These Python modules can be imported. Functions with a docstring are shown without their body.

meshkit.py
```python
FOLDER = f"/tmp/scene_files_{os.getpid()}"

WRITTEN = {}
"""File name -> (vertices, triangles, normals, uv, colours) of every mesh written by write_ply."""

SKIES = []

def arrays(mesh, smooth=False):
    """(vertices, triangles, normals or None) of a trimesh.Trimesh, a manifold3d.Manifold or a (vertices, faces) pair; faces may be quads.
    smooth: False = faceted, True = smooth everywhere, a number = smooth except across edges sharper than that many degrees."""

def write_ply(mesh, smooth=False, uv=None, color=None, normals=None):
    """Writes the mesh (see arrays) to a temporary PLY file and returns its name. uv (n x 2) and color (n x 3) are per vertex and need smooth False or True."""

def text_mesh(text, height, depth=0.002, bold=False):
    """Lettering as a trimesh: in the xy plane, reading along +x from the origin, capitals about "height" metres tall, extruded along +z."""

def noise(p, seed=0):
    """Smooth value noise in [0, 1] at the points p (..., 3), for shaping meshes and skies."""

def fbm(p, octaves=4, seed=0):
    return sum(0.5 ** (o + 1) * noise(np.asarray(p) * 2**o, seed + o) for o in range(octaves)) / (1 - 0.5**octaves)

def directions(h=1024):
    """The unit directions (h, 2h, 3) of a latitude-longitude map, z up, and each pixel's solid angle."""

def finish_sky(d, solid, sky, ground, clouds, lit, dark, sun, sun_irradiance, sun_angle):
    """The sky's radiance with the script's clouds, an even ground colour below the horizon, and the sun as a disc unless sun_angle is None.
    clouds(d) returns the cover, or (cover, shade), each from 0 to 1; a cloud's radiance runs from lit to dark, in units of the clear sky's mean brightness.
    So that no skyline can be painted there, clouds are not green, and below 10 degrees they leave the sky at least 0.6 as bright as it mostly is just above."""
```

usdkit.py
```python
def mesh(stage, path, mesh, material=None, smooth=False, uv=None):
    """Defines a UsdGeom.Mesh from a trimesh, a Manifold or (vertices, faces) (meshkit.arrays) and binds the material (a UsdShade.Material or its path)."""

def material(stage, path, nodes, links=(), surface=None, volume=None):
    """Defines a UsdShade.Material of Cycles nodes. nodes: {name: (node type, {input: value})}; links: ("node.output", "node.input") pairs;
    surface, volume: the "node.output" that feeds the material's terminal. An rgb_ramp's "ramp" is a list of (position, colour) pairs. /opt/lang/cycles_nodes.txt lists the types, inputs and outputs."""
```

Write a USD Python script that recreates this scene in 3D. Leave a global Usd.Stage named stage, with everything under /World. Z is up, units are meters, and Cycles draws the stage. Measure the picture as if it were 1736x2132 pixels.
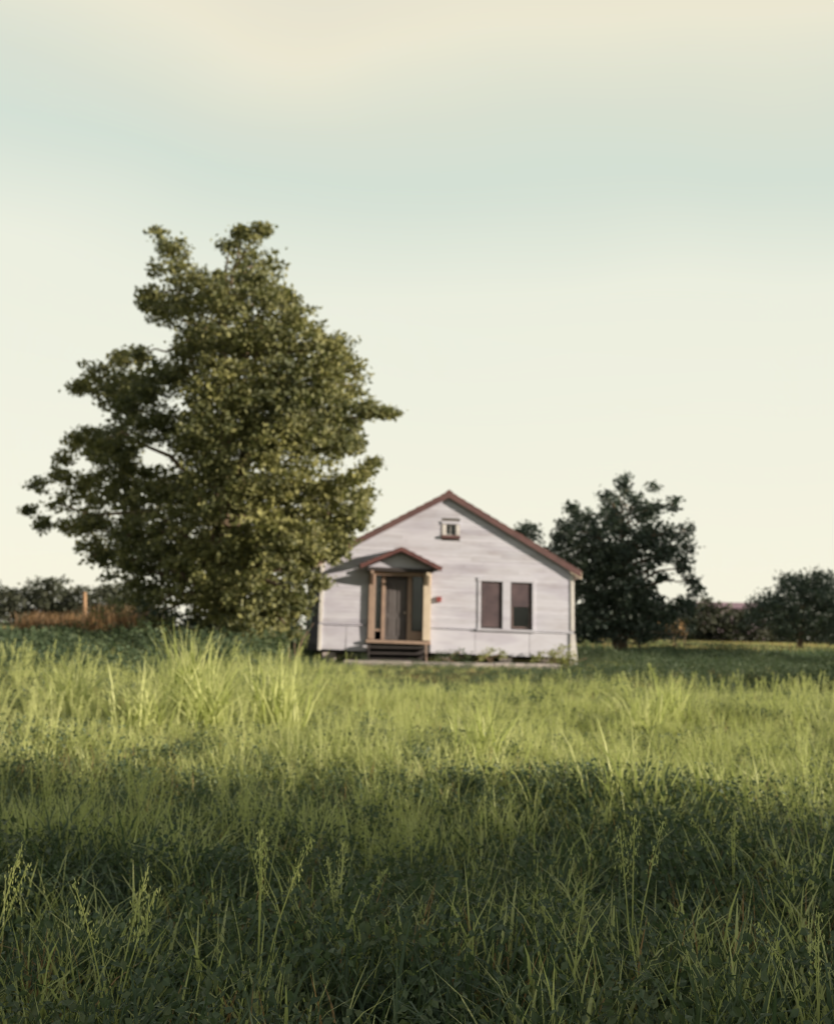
import math
import numpy as np, trimesh, usdkit, meshkit
from shapely.geometry import Polygon, box as sbox
from pxr import Usd, UsdGeom, UsdLux, UsdShade, Gf, Sdf, Vt

stage = Usd.Stage.CreateInMemory()
UsdGeom.SetStageUpAxis(stage, "Z")
UsdGeom.SetStageMetersPerUnit(stage, 1.0)
UsdGeom.Xform.Define(stage, "/World")
UsdGeom.Scope.Define(stage, "/World/Looks")

# ------------------------------------------------------------------ camera
EYE = np.array([0.0, 0.0, 1.6])
PITCH, ROLL = math.radians(10.8), math.radians(1.2)
FPX, PU, PV, FRAME = 2227.0, 871.0, 889.0, 1736.0     # lens in units of the frame: focal length, principal point, width
cam = UsdGeom.Camera.Define(stage, "/World/camera")
r0 = np.array([1.0, 0, 0]); fwd = np.array([0, math.cos(PITCH), math.sin(PITCH)]); u0 = np.cross(r0, fwd)
R = math.cos(ROLL) * r0 + math.sin(ROLL) * u0
U = -math.sin(ROLL) * r0 + math.cos(ROLL) * u0
cam.AddTransformOp().Set(Gf.Matrix4d(*R, 0, *U, 0, *(-fwd), 0, *EYE, 1))
FOCAL = 116.0
APER = FOCAL * FRAME / FPX
cam.CreateFocalLengthAttr(FOCAL)
cam.CreateHorizontalApertureAttr(APER)
cam.CreateVerticalApertureAttr(APER * 1024 / 833)
cam.CreateHorizontalApertureOffsetAttr((868.0 - PU) * APER / FRAME)
cam.CreateVerticalApertureOffsetAttr(-(1067.0 - PV) * APER / FRAME)
cam.CreateFStopAttr(10.5)
cam.CreateFocusDistanceAttr(3.0)
cam.CreateExposureAttr(0.85)

# ------------------------------------------------------------------ sun and sky
SUN_AZ, SUN_EL = math.radians(112.0), math.radians(12.0)     # azimuth from +y towards +x
SKY_STRENGTH, SUN_INTENSITY = 0.067, 1.25
to_sun = np.array([math.sin(SUN_AZ) * math.cos(SUN_EL), math.cos(SUN_AZ) * math.cos(SUN_EL), math.sin(SUN_EL)])
sun = UsdLux.DistantLight.Define(stage, "/World/sun")
sun.CreateIntensityAttr(SUN_INTENSITY); sun.CreateAngleAttr(0.5); sun.CreateNormalizeAttr(True)
sun.CreateColorAttr(Gf.Vec3f(1.0, 0.88, 0.73))
zx = np.cross([0, 0, 1.0], to_sun); zx /= np.linalg.norm(zx); zy = np.cross(to_sun, zx)
sun.AddTransformOp().Set(Gf.Matrix4d(*zx, 0, *zy, 0, *to_sun, 0, 0, 0, 0, 1))
dome = UsdLux.DomeLight.Define(stage, "/World/sky")
CLOUD = (7.0, 7.05, 6.4)
sky_mat = usdkit.material(stage, "/World/Looks/sky_look", {
    "sky": ("sky_texture", {"sky_type": "single_scattering", "sun_disc": False, "sun_elevation": SUN_EL, "sun_rotation": SUN_AZ, "air_density": 1.0, "aerosol_density": 0.8, "ozone_density": 2.0}),
    "co": ("texture_coordinate", {}),
    "map": ("mapping", {"scale": (1.0, 1.0, 1.8)}),
    "n": ("noise_texture", {"scale": 1.6, "detail": 2.0, "roughness": 0.4, "distortion": 0.3}),
    "sep": ("separate_xyz", {}),
    "wob": ("math", {"math_type": "multiply_add", "value2": 0.22, "value3": -0.11}),
    "h": ("math", {"math_type": "add"}),
    "veil": ("rgb_ramp", {"ramp": [(0.0, (.93, .93, .93)), (0.34, (.92, .92, .92)), (0.41, (.84, .84, .84)), (0.47, (.84, .84, .84)), (0.53, (.93, .93, .93)), (0.60, (.85, .85, .85)), (0.75, (.20, .20, .20)), (1.0, (.04, .04, .04))]}),
    "tone": ("rgb_ramp", {"ramp": [(0.0, (1.15, 1.10, 1.0)), (0.14, (1.12, 1.09, 1.0)), (0.34, (1.06, 1.07, 1.0)), (0.43, (.90, 1.0, .94)), (0.54, (1.06, 1.0, .87)), (1.0, (1.0, .95, .9))]}),
    "cl": ("mix_color", {"blend_type": "multiply", "fac": 1.0, "b": CLOUD, "use_clamp": False}),
    "mix": ("mix_color", {"use_clamp": False}),
    "bg": ("background_shader", {"strength": SKY_STRENGTH}),
}, [("co.generated", "map.vector"), ("map.vector", "n.vector"), ("co.generated", "sep.vector"), ("n.fac", "wob.value1"), ("sep.z", "h.value1"), ("wob.value", "h.value2"),
    ("h.value", "veil.fac"), ("h.value", "tone.fac"), ("tone.color", "cl.a"), ("veil.color", "mix.fac"), ("sky.color", "mix.a"), ("cl.result", "mix.b"), ("mix.result", "bg.color")], surface="bg.background")
UsdShade.MaterialBindingAPI.Apply(dome.GetPrim()).Bind(sky_mat)
dome.GetPrim().SetCustomDataByKey("kind", "structure"); dome.GetPrim().SetCustomDataByKey("label", "pale hazy cream sky with thin veils of cloud")

rng = np.random.default_rng(7)


def at(u, v, d):
    """The point at distance d (metres along +y) that lies under a point of the reference frame."""
    X, Y = (u - PU) / FPX, -(v - PV) / FPX
    ray = fwd + X * R + Y * U
    return EYE + ray * (d / ray[1])


def smooth01(t):
    t = np.clip(t, 0, 1)
    return t * t * (3 - 2 * t)


def gz(x, y):
    """Height of the ground."""
    x, y = np.asarray(x, float), np.asarray(y, float)
    rise = 0.60 * smooth01((y - 6) / 22.0)
    bumps = (meshkit.noise(np.stack([x * 0.35, y * 0.35, x * 0 + 3.3], -1), 5) - 0.5) * 0.12
    near_house = np.exp(-(((x - 1) / 6) ** 2 + ((y - 35) / 7) ** 2) ** 2)
    return rise + bumps * (1 - near_house) * np.clip(1 - (y - 60) / 60, 0.0, 1)


# ------------------------------------------------------------------ materials
def paint(name, colour, dark=None, scale=6.0, amount=0.5, rough=0.75, stretch=(1, 1, 1), bump=0.15, spec=0.25, lo=0.45, hi=0.7):
    """Colour broken up by noise, with a little relief."""
    dark = dark or tuple(c * 0.55 for c in colour)
    mid = tuple(c * (1 - amount) + d * amount for c, d in zip(colour, dark))
    return usdkit.material(stage, f"/World/Looks/{name}", {
        "co": ("geometry", {}), "map": ("mapping", {"scale": stretch}),
        "n": ("noise_texture", {"scale": scale, "detail": 6.0, "roughness": 0.65, "distortion": 0.4}),
        "f": ("noise_texture", {"scale": scale * 7, "detail": 3.0, "roughness": 0.6}),
        "r": ("rgb_ramp", {"ramp": [(0.0, colour), (lo, colour), (hi, mid), (0.85, dark), (1.0, dark)]}),
        "st": ("noise_texture", {"scale": scale * .45, "detail": 3.0, "roughness": 0.6}),
        "sr": ("rgb_ramp", {"ramp": [(0.0, (1.0, 1.0, 1.0)), (0.47, (1.0, 1.0, 1.0)), (0.64, (.87, .85, .88)), (1.0, (.72, .70, .74))]}),
        "sm": ("mix_color", {"blend_type": "multiply", "fac": 1.0}),
        "b": ("bump", {"strength": bump, "distance": 0.01}),
        "p": ("principled_bsdf", {"roughness": rough, "specular_ior_level": spec}),
    }, [("co.position", "map.vector"), ("map.vector", "n.vector"), ("map.vector", "f.vector"), ("n.fac", "r.fac"), ("map.vector", "st.vector"), ("st.fac", "sr.fac"), ("r.color", "sm.a"), ("sr.color", "sm.b"), ("sm.result", "p.base_color"), ("f.fac", "b.height"), ("b.normal", "p.normal")], surface="p.BSDF")


def leafy(name, ramp, scale, trans=0.3, rough=0.55, tcol=None, spec=0.3, inst=False):
    """Leaf colour that varies from place to place, part of the light passing through."""
    mean = np.mean([c for _, c in ramp], 0)
    tcol = tcol or (mean[0] * 1.25, mean[1] * 1.5, mean[2] * 0.7)
    nodes = {
        "co": ("geometry", {}), "n": ("noise_texture", {"scale": scale, "detail": 2.0, "roughness": 0.7}),
        "big": ("noise_texture", {"scale": scale * 0.08, "detail": 2.0}),
        "m": ("mix_float", {"fac": 0.4}),
        "r": ("rgb_ramp", {"ramp": ramp}),
        "p": ("principled_bsdf", {"roughness": rough, "specular_ior_level": spec}),
        "tm": ("mix_color", {"fac": 0.5, "b": tcol}),
        "t": ("translucent_bsdf", {}), "mix": ("mix_closure", {"fac": trans}),
    }
    links = [("co.position", "n.vector"), ("co.position", "big.vector"), ("n.fac", "m.a"), ("big.fac", "m.b"), ("m.value", "r.fac"), ("r.color", "p.base_color"), ("r.color", "tm.a"), ("tm.result", "t.color"),
             ("p.BSDF", "mix.closure1"), ("t.BSDF", "mix.closure2")]
    links = [(a, b) if a != "m.value" else ("m.result", b) for a, b in links]
    return usdkit.material(stage, f"/World/Looks/{name}", nodes, links, surface="mix.closure")


M = {}
W0 = (.49, .487, .545)
for i, (a, s) in enumerate(((0.25, 1.0), (0.45, .96), (0.6, .91), (0.9, .85))):
    M[f"white{i}"] = paint(f"white_board_look_{i}", tuple(c * s for c in W0), (.36, .335, .36), 1.8, a, stretch=(0.7, 0.7, 2.6), lo=.42, hi=.66)
M["trim_white"] = paint("white_trim_look", (.54, .52, .49), (.30, .27, .24), 3.0, 0.4)
M["sash"] = paint("sash_look", (.20, .14, .13), (.11, .08, .08), 4.0, 0.5)
M["cream"] = paint("cream_trim_look", (.52, .44, .34), (.30, .22, .15), 3.0, 0.4)
M["tan"] = paint("tan_trim_look", (.30, .215, .165), (.17, .12, .10), 4.0, 0.5)
M["red"] = paint("faded_red_look", (.125, .07, .066), (.068, .047, .047), 3.0, 0.5)
M["shingle"] = paint("shingle_look", (.15, .07, .06), (.06, .04, .04), 5.0, 0.5, rough=.9)
M["shingle2"] = paint("shingle_dark_look", (.11, .06, .055), (.05, .04, .04), 5.0, 0.5, rough=.9)
M["hoodred"] = paint("porch_roof_look", (.13, .06, .055), (.05, .035, .035), 5.0, 0.5, rough=.9)
M["soffit"] = paint("soffit_look", (.10, .085, .075), (.05, .045, .04), 4.0, 0.5)
M["dark_wood"] = paint("dark_wood_look", (.05, .043, .042), (.035, .03, .03), 6.0, 0.5)
M["door"] = paint("door_look", (.095, .085, .085), (.05, .04, .04), 3.0, 0.5, rough=.6)
M["inside"] = paint("room_look", (.12, .11, .10), (.08, .07, .07), 2.0, 0.5)
M["concrete"] = paint("concrete_look", (.42, .37, .34), (.22, .20, .18), 3.0, 0.5, rough=.9)
M["block"] = paint("block_look", (.38, .33, .31), (.2, .18, .17), 5.0, 0.5, rough=.9)
M["box_red"] = paint("red_box_look", (.30, .085, .075), (.2, .06, .06), 12.0, 0.4, rough=.5)
M["grey_wood"] = paint("grey_wood_look", (.30, .19, .11), (.14, .09, .06), 8.0, 0.5, rough=.9)
M["far_roof"] = paint("far_roof_look", (.24, .16, .19), (.22, .14, .16), 0.7, 0.5, rough=.7)
M["far_wall"] = paint("far_wall_look", (.22, .17, .19), (.14, .11, .12), 0.7, 0.5)
M["bark"] = paint("bark_look", (.16, .115, .075), (.06, .045, .035), 5.0, 0.6, rough=.95, stretch=(1, 1, .25), bump=.6)
M["soil"] = paint("soil_look", (.11, .085, .055), (.05, .045, .03), 3.0, 0.5, rough=.95)
M["screen"] = usdkit.material(stage, "/World/Looks/window_screen_look", {
    "co": ("geometry", {}), "n": ("noise_texture", {"scale": 3.0, "detail": 5.0}), "r": ("rgb_ramp", {"ramp": [(0.3, (.15, .105, .11)), (0.7, (.09, .066, .075))]}),
    "d": ("principled_bsdf", {"roughness": .9}), "t": ("transparent_bsdf", {}), "mix": ("mix_closure", {"fac": 0.62})},
    [("co.position", "n.vector"), ("n.fac", "r.fac"), ("r.color", "d.base_color"), ("t.BSDF", "mix.closure1"), ("d.BSDF", "mix.closure2")], surface="mix.closure")
M["glass"] = usdkit.material(stage, "/World/Looks/pane_look", {
    "f": ("fresnel", {"IOR": 1.5}), "t": ("transparent_bsdf", {"color": (.75, .8, .8)}), "g": ("glossy_bsdf", {"roughness": .12, "color": (.8, .8, .8)}), "mix": ("mix_closure", {})},
    [("f.fac", "mix.fac"), ("t.BSDF", "mix.closure1"), ("g.BSDF", "mix.closure2")], surface="mix.closure")
M["ground"] = usdkit.material(stage, "/World/Looks/ground_look", {
    "co": ("geometry", {}), "n": ("noise_texture", {"scale": 0.16, "detail": 8.0, "roughness": 0.7}), "f": ("noise_texture", {"scale": 9.0, "detail": 6.0, "roughness": 0.75}),
    "m": ("mix_float", {"fac": 0.45}), "r": ("rgb_ramp", {"ramp": [(0.3, (.035, .04, .018)), (0.48, (.07, .075, .025)), (0.6, (.14, .115, .045)), (0.75, (.2, .15, .065))]}),
    "b": ("bump", {"strength": .8, "distance": .06}), "p": ("principled_bsdf", {"roughness": .95, "specular_ior_level": .1})},
    [("co.position", "n.vector"), ("co.position", "f.vector"), ("n.fac", "m.a"), ("f.fac", "m.b"), ("m.result", "r.fac"), ("r.color", "p.base_color"), ("f.fac", "b.height"), ("b.normal", "p.normal")], surface="p.BSDF")
M["leaf"] = leafy("tree_leaf_look", [(0.25, (.038, .055, .040)), (0.45, (.10, .108, .048)), (0.6, (.21, .20, .07)), (0.78, (.33, .32, .105))], 4.0, .24)
M["leaf_dark"] = leafy("dark_leaf_look", [(0.25, (.025, .042, .034)), (0.5, (.040, .060, .042)), (0.75, (.07, .085, .045))], 3.0, .2, rough=.45, spec=.5)
M["leaf_far"] = leafy("far_leaf_look", [(0.25, (.03, .035, .024)), (0.5, (.045, .05, .03)), (0.75, (.065, .065, .035))], 0.8, .15)
M["grass"] = leafy("tall_grass_look", [(0.25, (.28, .30, .11)), (0.45, (.42, .44, .175)), (0.6, (.50, .51, .235)), (0.78, (.55, .53, .31))], 3.0, .45)
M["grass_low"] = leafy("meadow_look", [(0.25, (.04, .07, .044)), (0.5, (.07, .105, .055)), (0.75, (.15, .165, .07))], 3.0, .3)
M["dry"] = leafy("dry_grass_look", [(0.25, (.22, .13, .055)), (0.5, (.34, .21, .09)), (0.75, (.42, .30, .14))], 3.0, .25, tcol=(.4, .25, .1))
M["brown"] = leafy("brown_weed_look", [(0.25, (.13, .08, .04)), (0.5, (.22, .135, .065)), (0.75, (.32, .22, .10))], 2.0, .2, tcol=(.3, .18, .08))
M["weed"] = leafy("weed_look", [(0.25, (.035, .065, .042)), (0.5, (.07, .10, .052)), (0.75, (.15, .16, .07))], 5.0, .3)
M["weed_pale"] = leafy("pale_weed_look", [(0.25, (.14, .16, .055)), (0.5, (.24, .25, .09)), (0.75, (.33, .32, .13))], 5.0, .35)

# ------------------------------------------------------------------ scene helpers
used = {}


def path_for(name, parent=None):
    base = str(parent.GetPath()) if parent is not None else "/World"
    k = used.get((base, name), 0); used[(base, name)] = k + 1
    return f"{base}/{name}" if k == 0 else f"{base}/{name}_{k:03d}"


def tag(p, label=None, cat=None, group=None, kind=None):
    for key, val in (("label", label), ("category", cat), ("group", group), ("kind", kind)):
        if val:
            p.SetCustomDataByKey(key, val)
    return p


def thing(name, loc=(0, 0, 0), rotz=0.0, label=None, cat=None, group=None, scale=None):
    x = UsdGeom.Xform.Define(stage, path_for(name))
    x.AddTranslateOp().Set(Gf.Vec3d(*map(float, loc)))
    if rotz:
        x.AddRotateZOp().Set(math.degrees(rotz))
    if scale:
        x.AddScaleOp().Set(Gf.Vec3f(*((scale,) * 3 if np.ndim(scale) == 0 else scale)))
    return tag(x.GetPrim(), label, cat, group)


def obj(name, mesh, mat, parent=None, smooth=False, kind=None, label=None, cat=None):
    m = usdkit.mesh(stage, path_for(name, parent), mesh, M[mat] if isinstance(mat, str) else mat, smooth)
    return tag(m.GetPrim(), label, cat, None, kind)


def copy_of(src, loc, rotz, label, scale=None, group=None):
    name = src.GetName()
    r = thing(name, loc, rotz, label, src.GetCustomDataByKey("category"), group, scale)
    r.GetReferences().AddInternalReference(src.GetPath())
    r.SetInstanceable(True)
    return r


def cat_mesh(parts):
    return trimesh.util.concatenate([p if isinstance(p, trimesh.Trimesh) else trimesh.Trimesh(*p, process=False) for p in parts])


def hexa(p):
    """A solid from eight corners: four below (counter-clockwise from above), four above."""
    f = [[0, 3, 2, 1], [4, 5, 6, 7], [0, 1, 5, 4], [1, 2, 6, 5], [2, 3, 7, 6], [3, 0, 4, 7]]
    t = [x for q in f for x in ([q[0], q[1], q[2]], [q[0], q[2], q[3]])]
    return trimesh.Trimesh(np.array(p, float), t, process=False)


def bx(x0, x1, y0, y1, z0, z1):
    return hexa([(x0, y0, z0), (x1, y0, z0), (x1, y1, z0), (x0, y1, z0), (x0, y0, z1), (x1, y0, z1), (x1, y1, z1), (x0, y1, z1)])


def rbx(x0, x1, y0, y1, z0, z1, c=0.008):
    """A box with chamfered long edges."""
    pts = []
    for sx in (0, 1):
        for sy in (0, 1):
            for sz in (0, 1):
                x, y, z = (x0, x1)[sx], (y0, y1)[sy], (z0, z1)[sz]
                dx, dy, dz = c * (1 - 2 * sx), c * (1 - 2 * sy), c * (1 - 2 * sz)
                pts += [(x, y + dy, z + dz), (x + dx, y, z + dz), (x + dx, y + dy, z)]
    return trimesh.convex.convex_hull(np.array(pts))


def prism(poly, y0, y1):
    """A shapely polygon in x and z made solid from y0 to y1."""
    m = trimesh.creation.extrude_polygon(poly, y1 - y0, engine="earcut")
    v = np.array(m.vertices)
    m.vertices = np.stack([v[:, 0], y1 - v[:, 2], v[:, 1]], 1)
    return m


def tube(points, radii, sides=6):
    p = np.asarray(points, float); t = np.gradient(p, axis=0)
    t /= np.linalg.norm(t, axis=1, keepdims=True) + 1e-12
    a = np.cross(t, np.where(np.abs(t[:, 2:]) < 0.9, [0, 0, 1.0], [1.0, 0, 0])); a /= np.linalg.norm(a, axis=1, keepdims=True) + 1e-12
    b, ang = np.cross(t, a), np.arange(sides) * 2 * np.pi / sides
    v = p[:, None] + np.broadcast_to(radii, (len(p),))[:, None, None] * (np.cos(ang)[None, :, None] * a[:, None] + np.sin(ang)[None, :, None] * b[:, None])
    i, j = np.meshgrid(np.arange(len(p) - 1), np.arange(sides), indexing="ij")
    q = np.stack([i * sides + j, i * sides + (j + 1) % sides, (i + 1) * sides + (j + 1) % sides, (i + 1) * sides + j], -1).reshape(-1, 4)
    return trimesh.Trimesh(v.reshape(-1, 3), np.vstack([q[:, [0, 1, 2]], q[:, [0, 2, 3]]]), process=False)


# ------------------------------------------------------------------ ground
xs = np.concatenate([-np.geomspace(3000, 42, 22), np.linspace(-40, 50, 151), np.geomspace(53, 3000, 22)])
ys = np.concatenate([-np.geomspace(3000, 32, 18), np.linspace(-30, 70, 168), np.geomspace(72, 4000, 26)])
gx, gy = np.meshgrid(xs, ys, indexing="ij")
gv = np.stack([gx, gy, gz(gx, gy)], -1).reshape(-1, 3)
i, j = np.meshgrid(np.arange(len(xs) - 1), np.arange(len(ys) - 1), indexing="ij")
n = len(ys)
q = np.stack([i * n + j, (i + 1) * n + j, (i + 1) * n + j + 1, i * n + j + 1], -1).reshape(-1, 4)
obj("ground", (gv, q), "ground", smooth=True, kind="structure", label="rough grassy ground of the yard and the field beyond")

# ------------------------------------------------------------------ house
HD = 33.0
hc = at(931.8, 1386, HD) + np.array([0.02, 0, 0])
HZ = float(gz(hc[0], HD))
PHI = math.radians(-2.0)          # the left side turned a little towards the camera
house = thing("wooden_house", (hc[0], HD, HZ), -PHI, "small abandoned white clapboard house with a faded red gabled roof", "house")
WL, WR, DEP = -3.90, 3.78, 9.5
SH = 0.016                        # the old frame has settled towards its right end
ZB, ZAP, ZE, BAND = 0.33, 5.14, 2.98, 1.10
SL = (ZAP - ZE) / 3.84


def sag(m):
    v = np.array(m.vertices); v[:, 2] -= SH * v[:, 0] * np.clip(v[:, 2] / 0.3, 0, 1)
    m.vertices = v
    return m


def hobj(name, mesh, mat, parent=house, **k):
    return obj(name, sag(mesh), mat, parent, **k)


def zroof(x):
    return ZAP - SL * abs(x - (WL + WR) / 2)


mid = (WL + WR) / 2
gable = Polygon([(WL, ZB), (WR, ZB), (WR, zroof(WR)), (mid, ZAP), (WL, zroof(WL))])
WIN = [(0.96, 1.62, 1.12, 2.54), (1.87, 2.53, 1.12, 2.54)]
GW = (-0.15, 0.17, 3.90, 4.24)
DOOR = (-2.24, -0.80, 0.66, 2.68)
holes = [sbox(a, c, b, d) for a, b, c, d in WIN + [GW, DOOR]]
holes = [sbox(x0, z0, x1, z1) for x0, x1, z0, z1 in WIN + [GW, DOOR]]
front = gable
for h in holes:
    front = front.difference(h)
wf = hobj("front_wall", prism(front, 0.0, 0.10), "inside")

# clapboards of the front
EXPO = 0.118
cuts = [(0.87, 2.62, 1.03, 2.64), (-.27, .29, 3.72, 4.37), (-2.46, -0.56, 0.0, 2.80)]
wall_mats = ["white0", "white0", "white1", "white1", "white2", "white3"]


def board(x0b, x1b, x0t, x1t, z0, z1, y=0.0, out=0.018):
    lo, hi = out, 0.006
    return hexa([(x0b, y - lo, z0), (x1b, y - lo, z0), (x1b, y, z0), (x0b, y, z0), (x0t, y - hi, z1), (x1t, y - hi, z1), (x1t, y, z1), (x0t, y, z1)])


z = BAND + 0.035
while z < ZAP - 0.06:
    z1 = min(z + EXPO, ZAP - 0.02)
    half = lambda zz: max(0.0, (ZAP - zz) / SL) if zz > zroof(WL) else (WR - WL) / 2
    spans = [(mid - half(z) + .01, mid + half(z) - .01)]
    for (a, b, c, d) in cuts:
        if z1 > c + .03 and z < d - .03:
            spans = [s for (p, r) in spans for s in ((p, min(r, a)), (max(p, b), r)) if s[1] - s[0] > .05]
    pieces = []
    for (p, r) in spans:
        k = 1 if r - p < 2.2 else (2 if r - p < 5 else 3)
        e = [p] + sorted(p + (r - p) * (np.arange(1, k) / k + rng.uniform(-.13, .13, k - 1))) + [r]
        pieces += list(zip(e[:-1], e[1:]))
    for (p, r) in pieces:
        lim = lambda x: float(np.clip(x, mid - half(z1) + .004, mid + half(z1) - .004))
        dz = rng.normal(0, .0035, 2)
        m = board(p + .002, r - .002, lim(p + .002), lim(r - .002), z - .012, z1, out=.015 + rng.uniform(0, .005))
        v = np.array(m.vertices); v[:, 2] += np.where(v[:, 0] < (p + r) / 2, dz[0], dz[1]) * (v[:, 2] < z1 - .01)
        m.vertices = v
        hobj("clapboard", m, wall_mats[rng.integers(len(wall_mats))], wf)
    z += EXPO
# wide sheets below the band, the band board itself
for (a, b) in ((WL, -3.1), (-3.1, -2.46), (-0.56, 0.80), (0.80, 2.45), (2.45, WR)):
    tilt = rng.uniform(0, .02)
    m = board(a + .006, b - .006, a + .006, b - .006, ZB - .02 + rng.uniform(0, .03), BAND - .035, out=.020 + tilt)
    hobj("skirting_sheet", m, wall_mats[rng.integers(4)], wf)
for (a, b) in ((WL - .02, -2.46), (-0.56, WR + .02)):
    hobj("band_board", hexa([(a, -.055, BAND - .03), (b, -.055, BAND - .03), (b, 0, BAND - .03), (a, 0, BAND - .03), (a, -.045, BAND), (b, -.045, BAND), (b, 0, BAND + .02), (a, 0, BAND + .02)]), "white2", wf)
for x0, x1 in ((WL - .045, WL + .07), (WR - .07, WR + .045)):
    hobj("corner_board", rbx(x0, x1, -.042, .10, BAND + .02, zroof(WL) - .03), "trim_white")
hobj("corner_board", hexa([(WR - .10, -.07, ZB - .22), (WR + .14, -.07, ZB - .22), (WR + .14, .1, ZB - .22), (WR - .10, .1, ZB - .22), (WR - .08, -.05, BAND - .04), (WR + .06, -.05, BAND - .04), (WR + .06, .1, BAND - .04), (WR - .08, .1, BAND - .04)]), "trim_white")
hobj("corner_board", rbx(WL - .045, WL + .06, -.05, .1, ZB - .03, BAND - .035), "trim_white")

# side and rear walls, with their boards
for nm, xw, sgn in (("side_wall", WL, -1), ("side_wall", WR, 1)):
    sw = hobj(nm, bx(min(xw, xw - sgn * .1), max(xw, xw - sgn * .1), .10, DEP, ZB, zroof(WL) - .02), "inside")
    z = ZB
    while z < zroof(WL) - .1:
        z1 = z + EXPO * 1.0
        lo, hi = .022, .006
        e = [.1, DEP * .45 + rng.uniform(-1, 1), DEP]
        for y0, y1 in zip(e[:-1], e[1:]):
            p = [(xw, y0 + .003, z - .012), (xw + sgn * lo, y0 + .003, z - .012), (xw + sgn * lo, y1, z - .012), (xw, y1, z - .012), (xw, y0 + .003, z1), (xw + sgn * hi, y0 + .003, z1), (xw + sgn * hi, y1, z1), (xw, y1, z1)]
            m = hexa(p)
            if sgn < 0:
                m.invert()
            hobj("clapboard", m, wall_mats[rng.integers(6)], sw)
        z += EXPO
hobj("rear_wall", prism(gable, DEP, DEP + .1), "white2")
hobj("room_floor", bx(WL + .12, WR - .12, .12, DEP - .02, ZB + .02, ZB + .12), "dark_wood")
hobj("room_partition", bx(WL + .12, WR - .12, 3.6, 3.7, ZB + .14, 2.9), "inside")
hobj("ceiling", bx(WL + .12, WR - .12, .12, DEP - .02, 2.9, 2.96), "inside")

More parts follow.
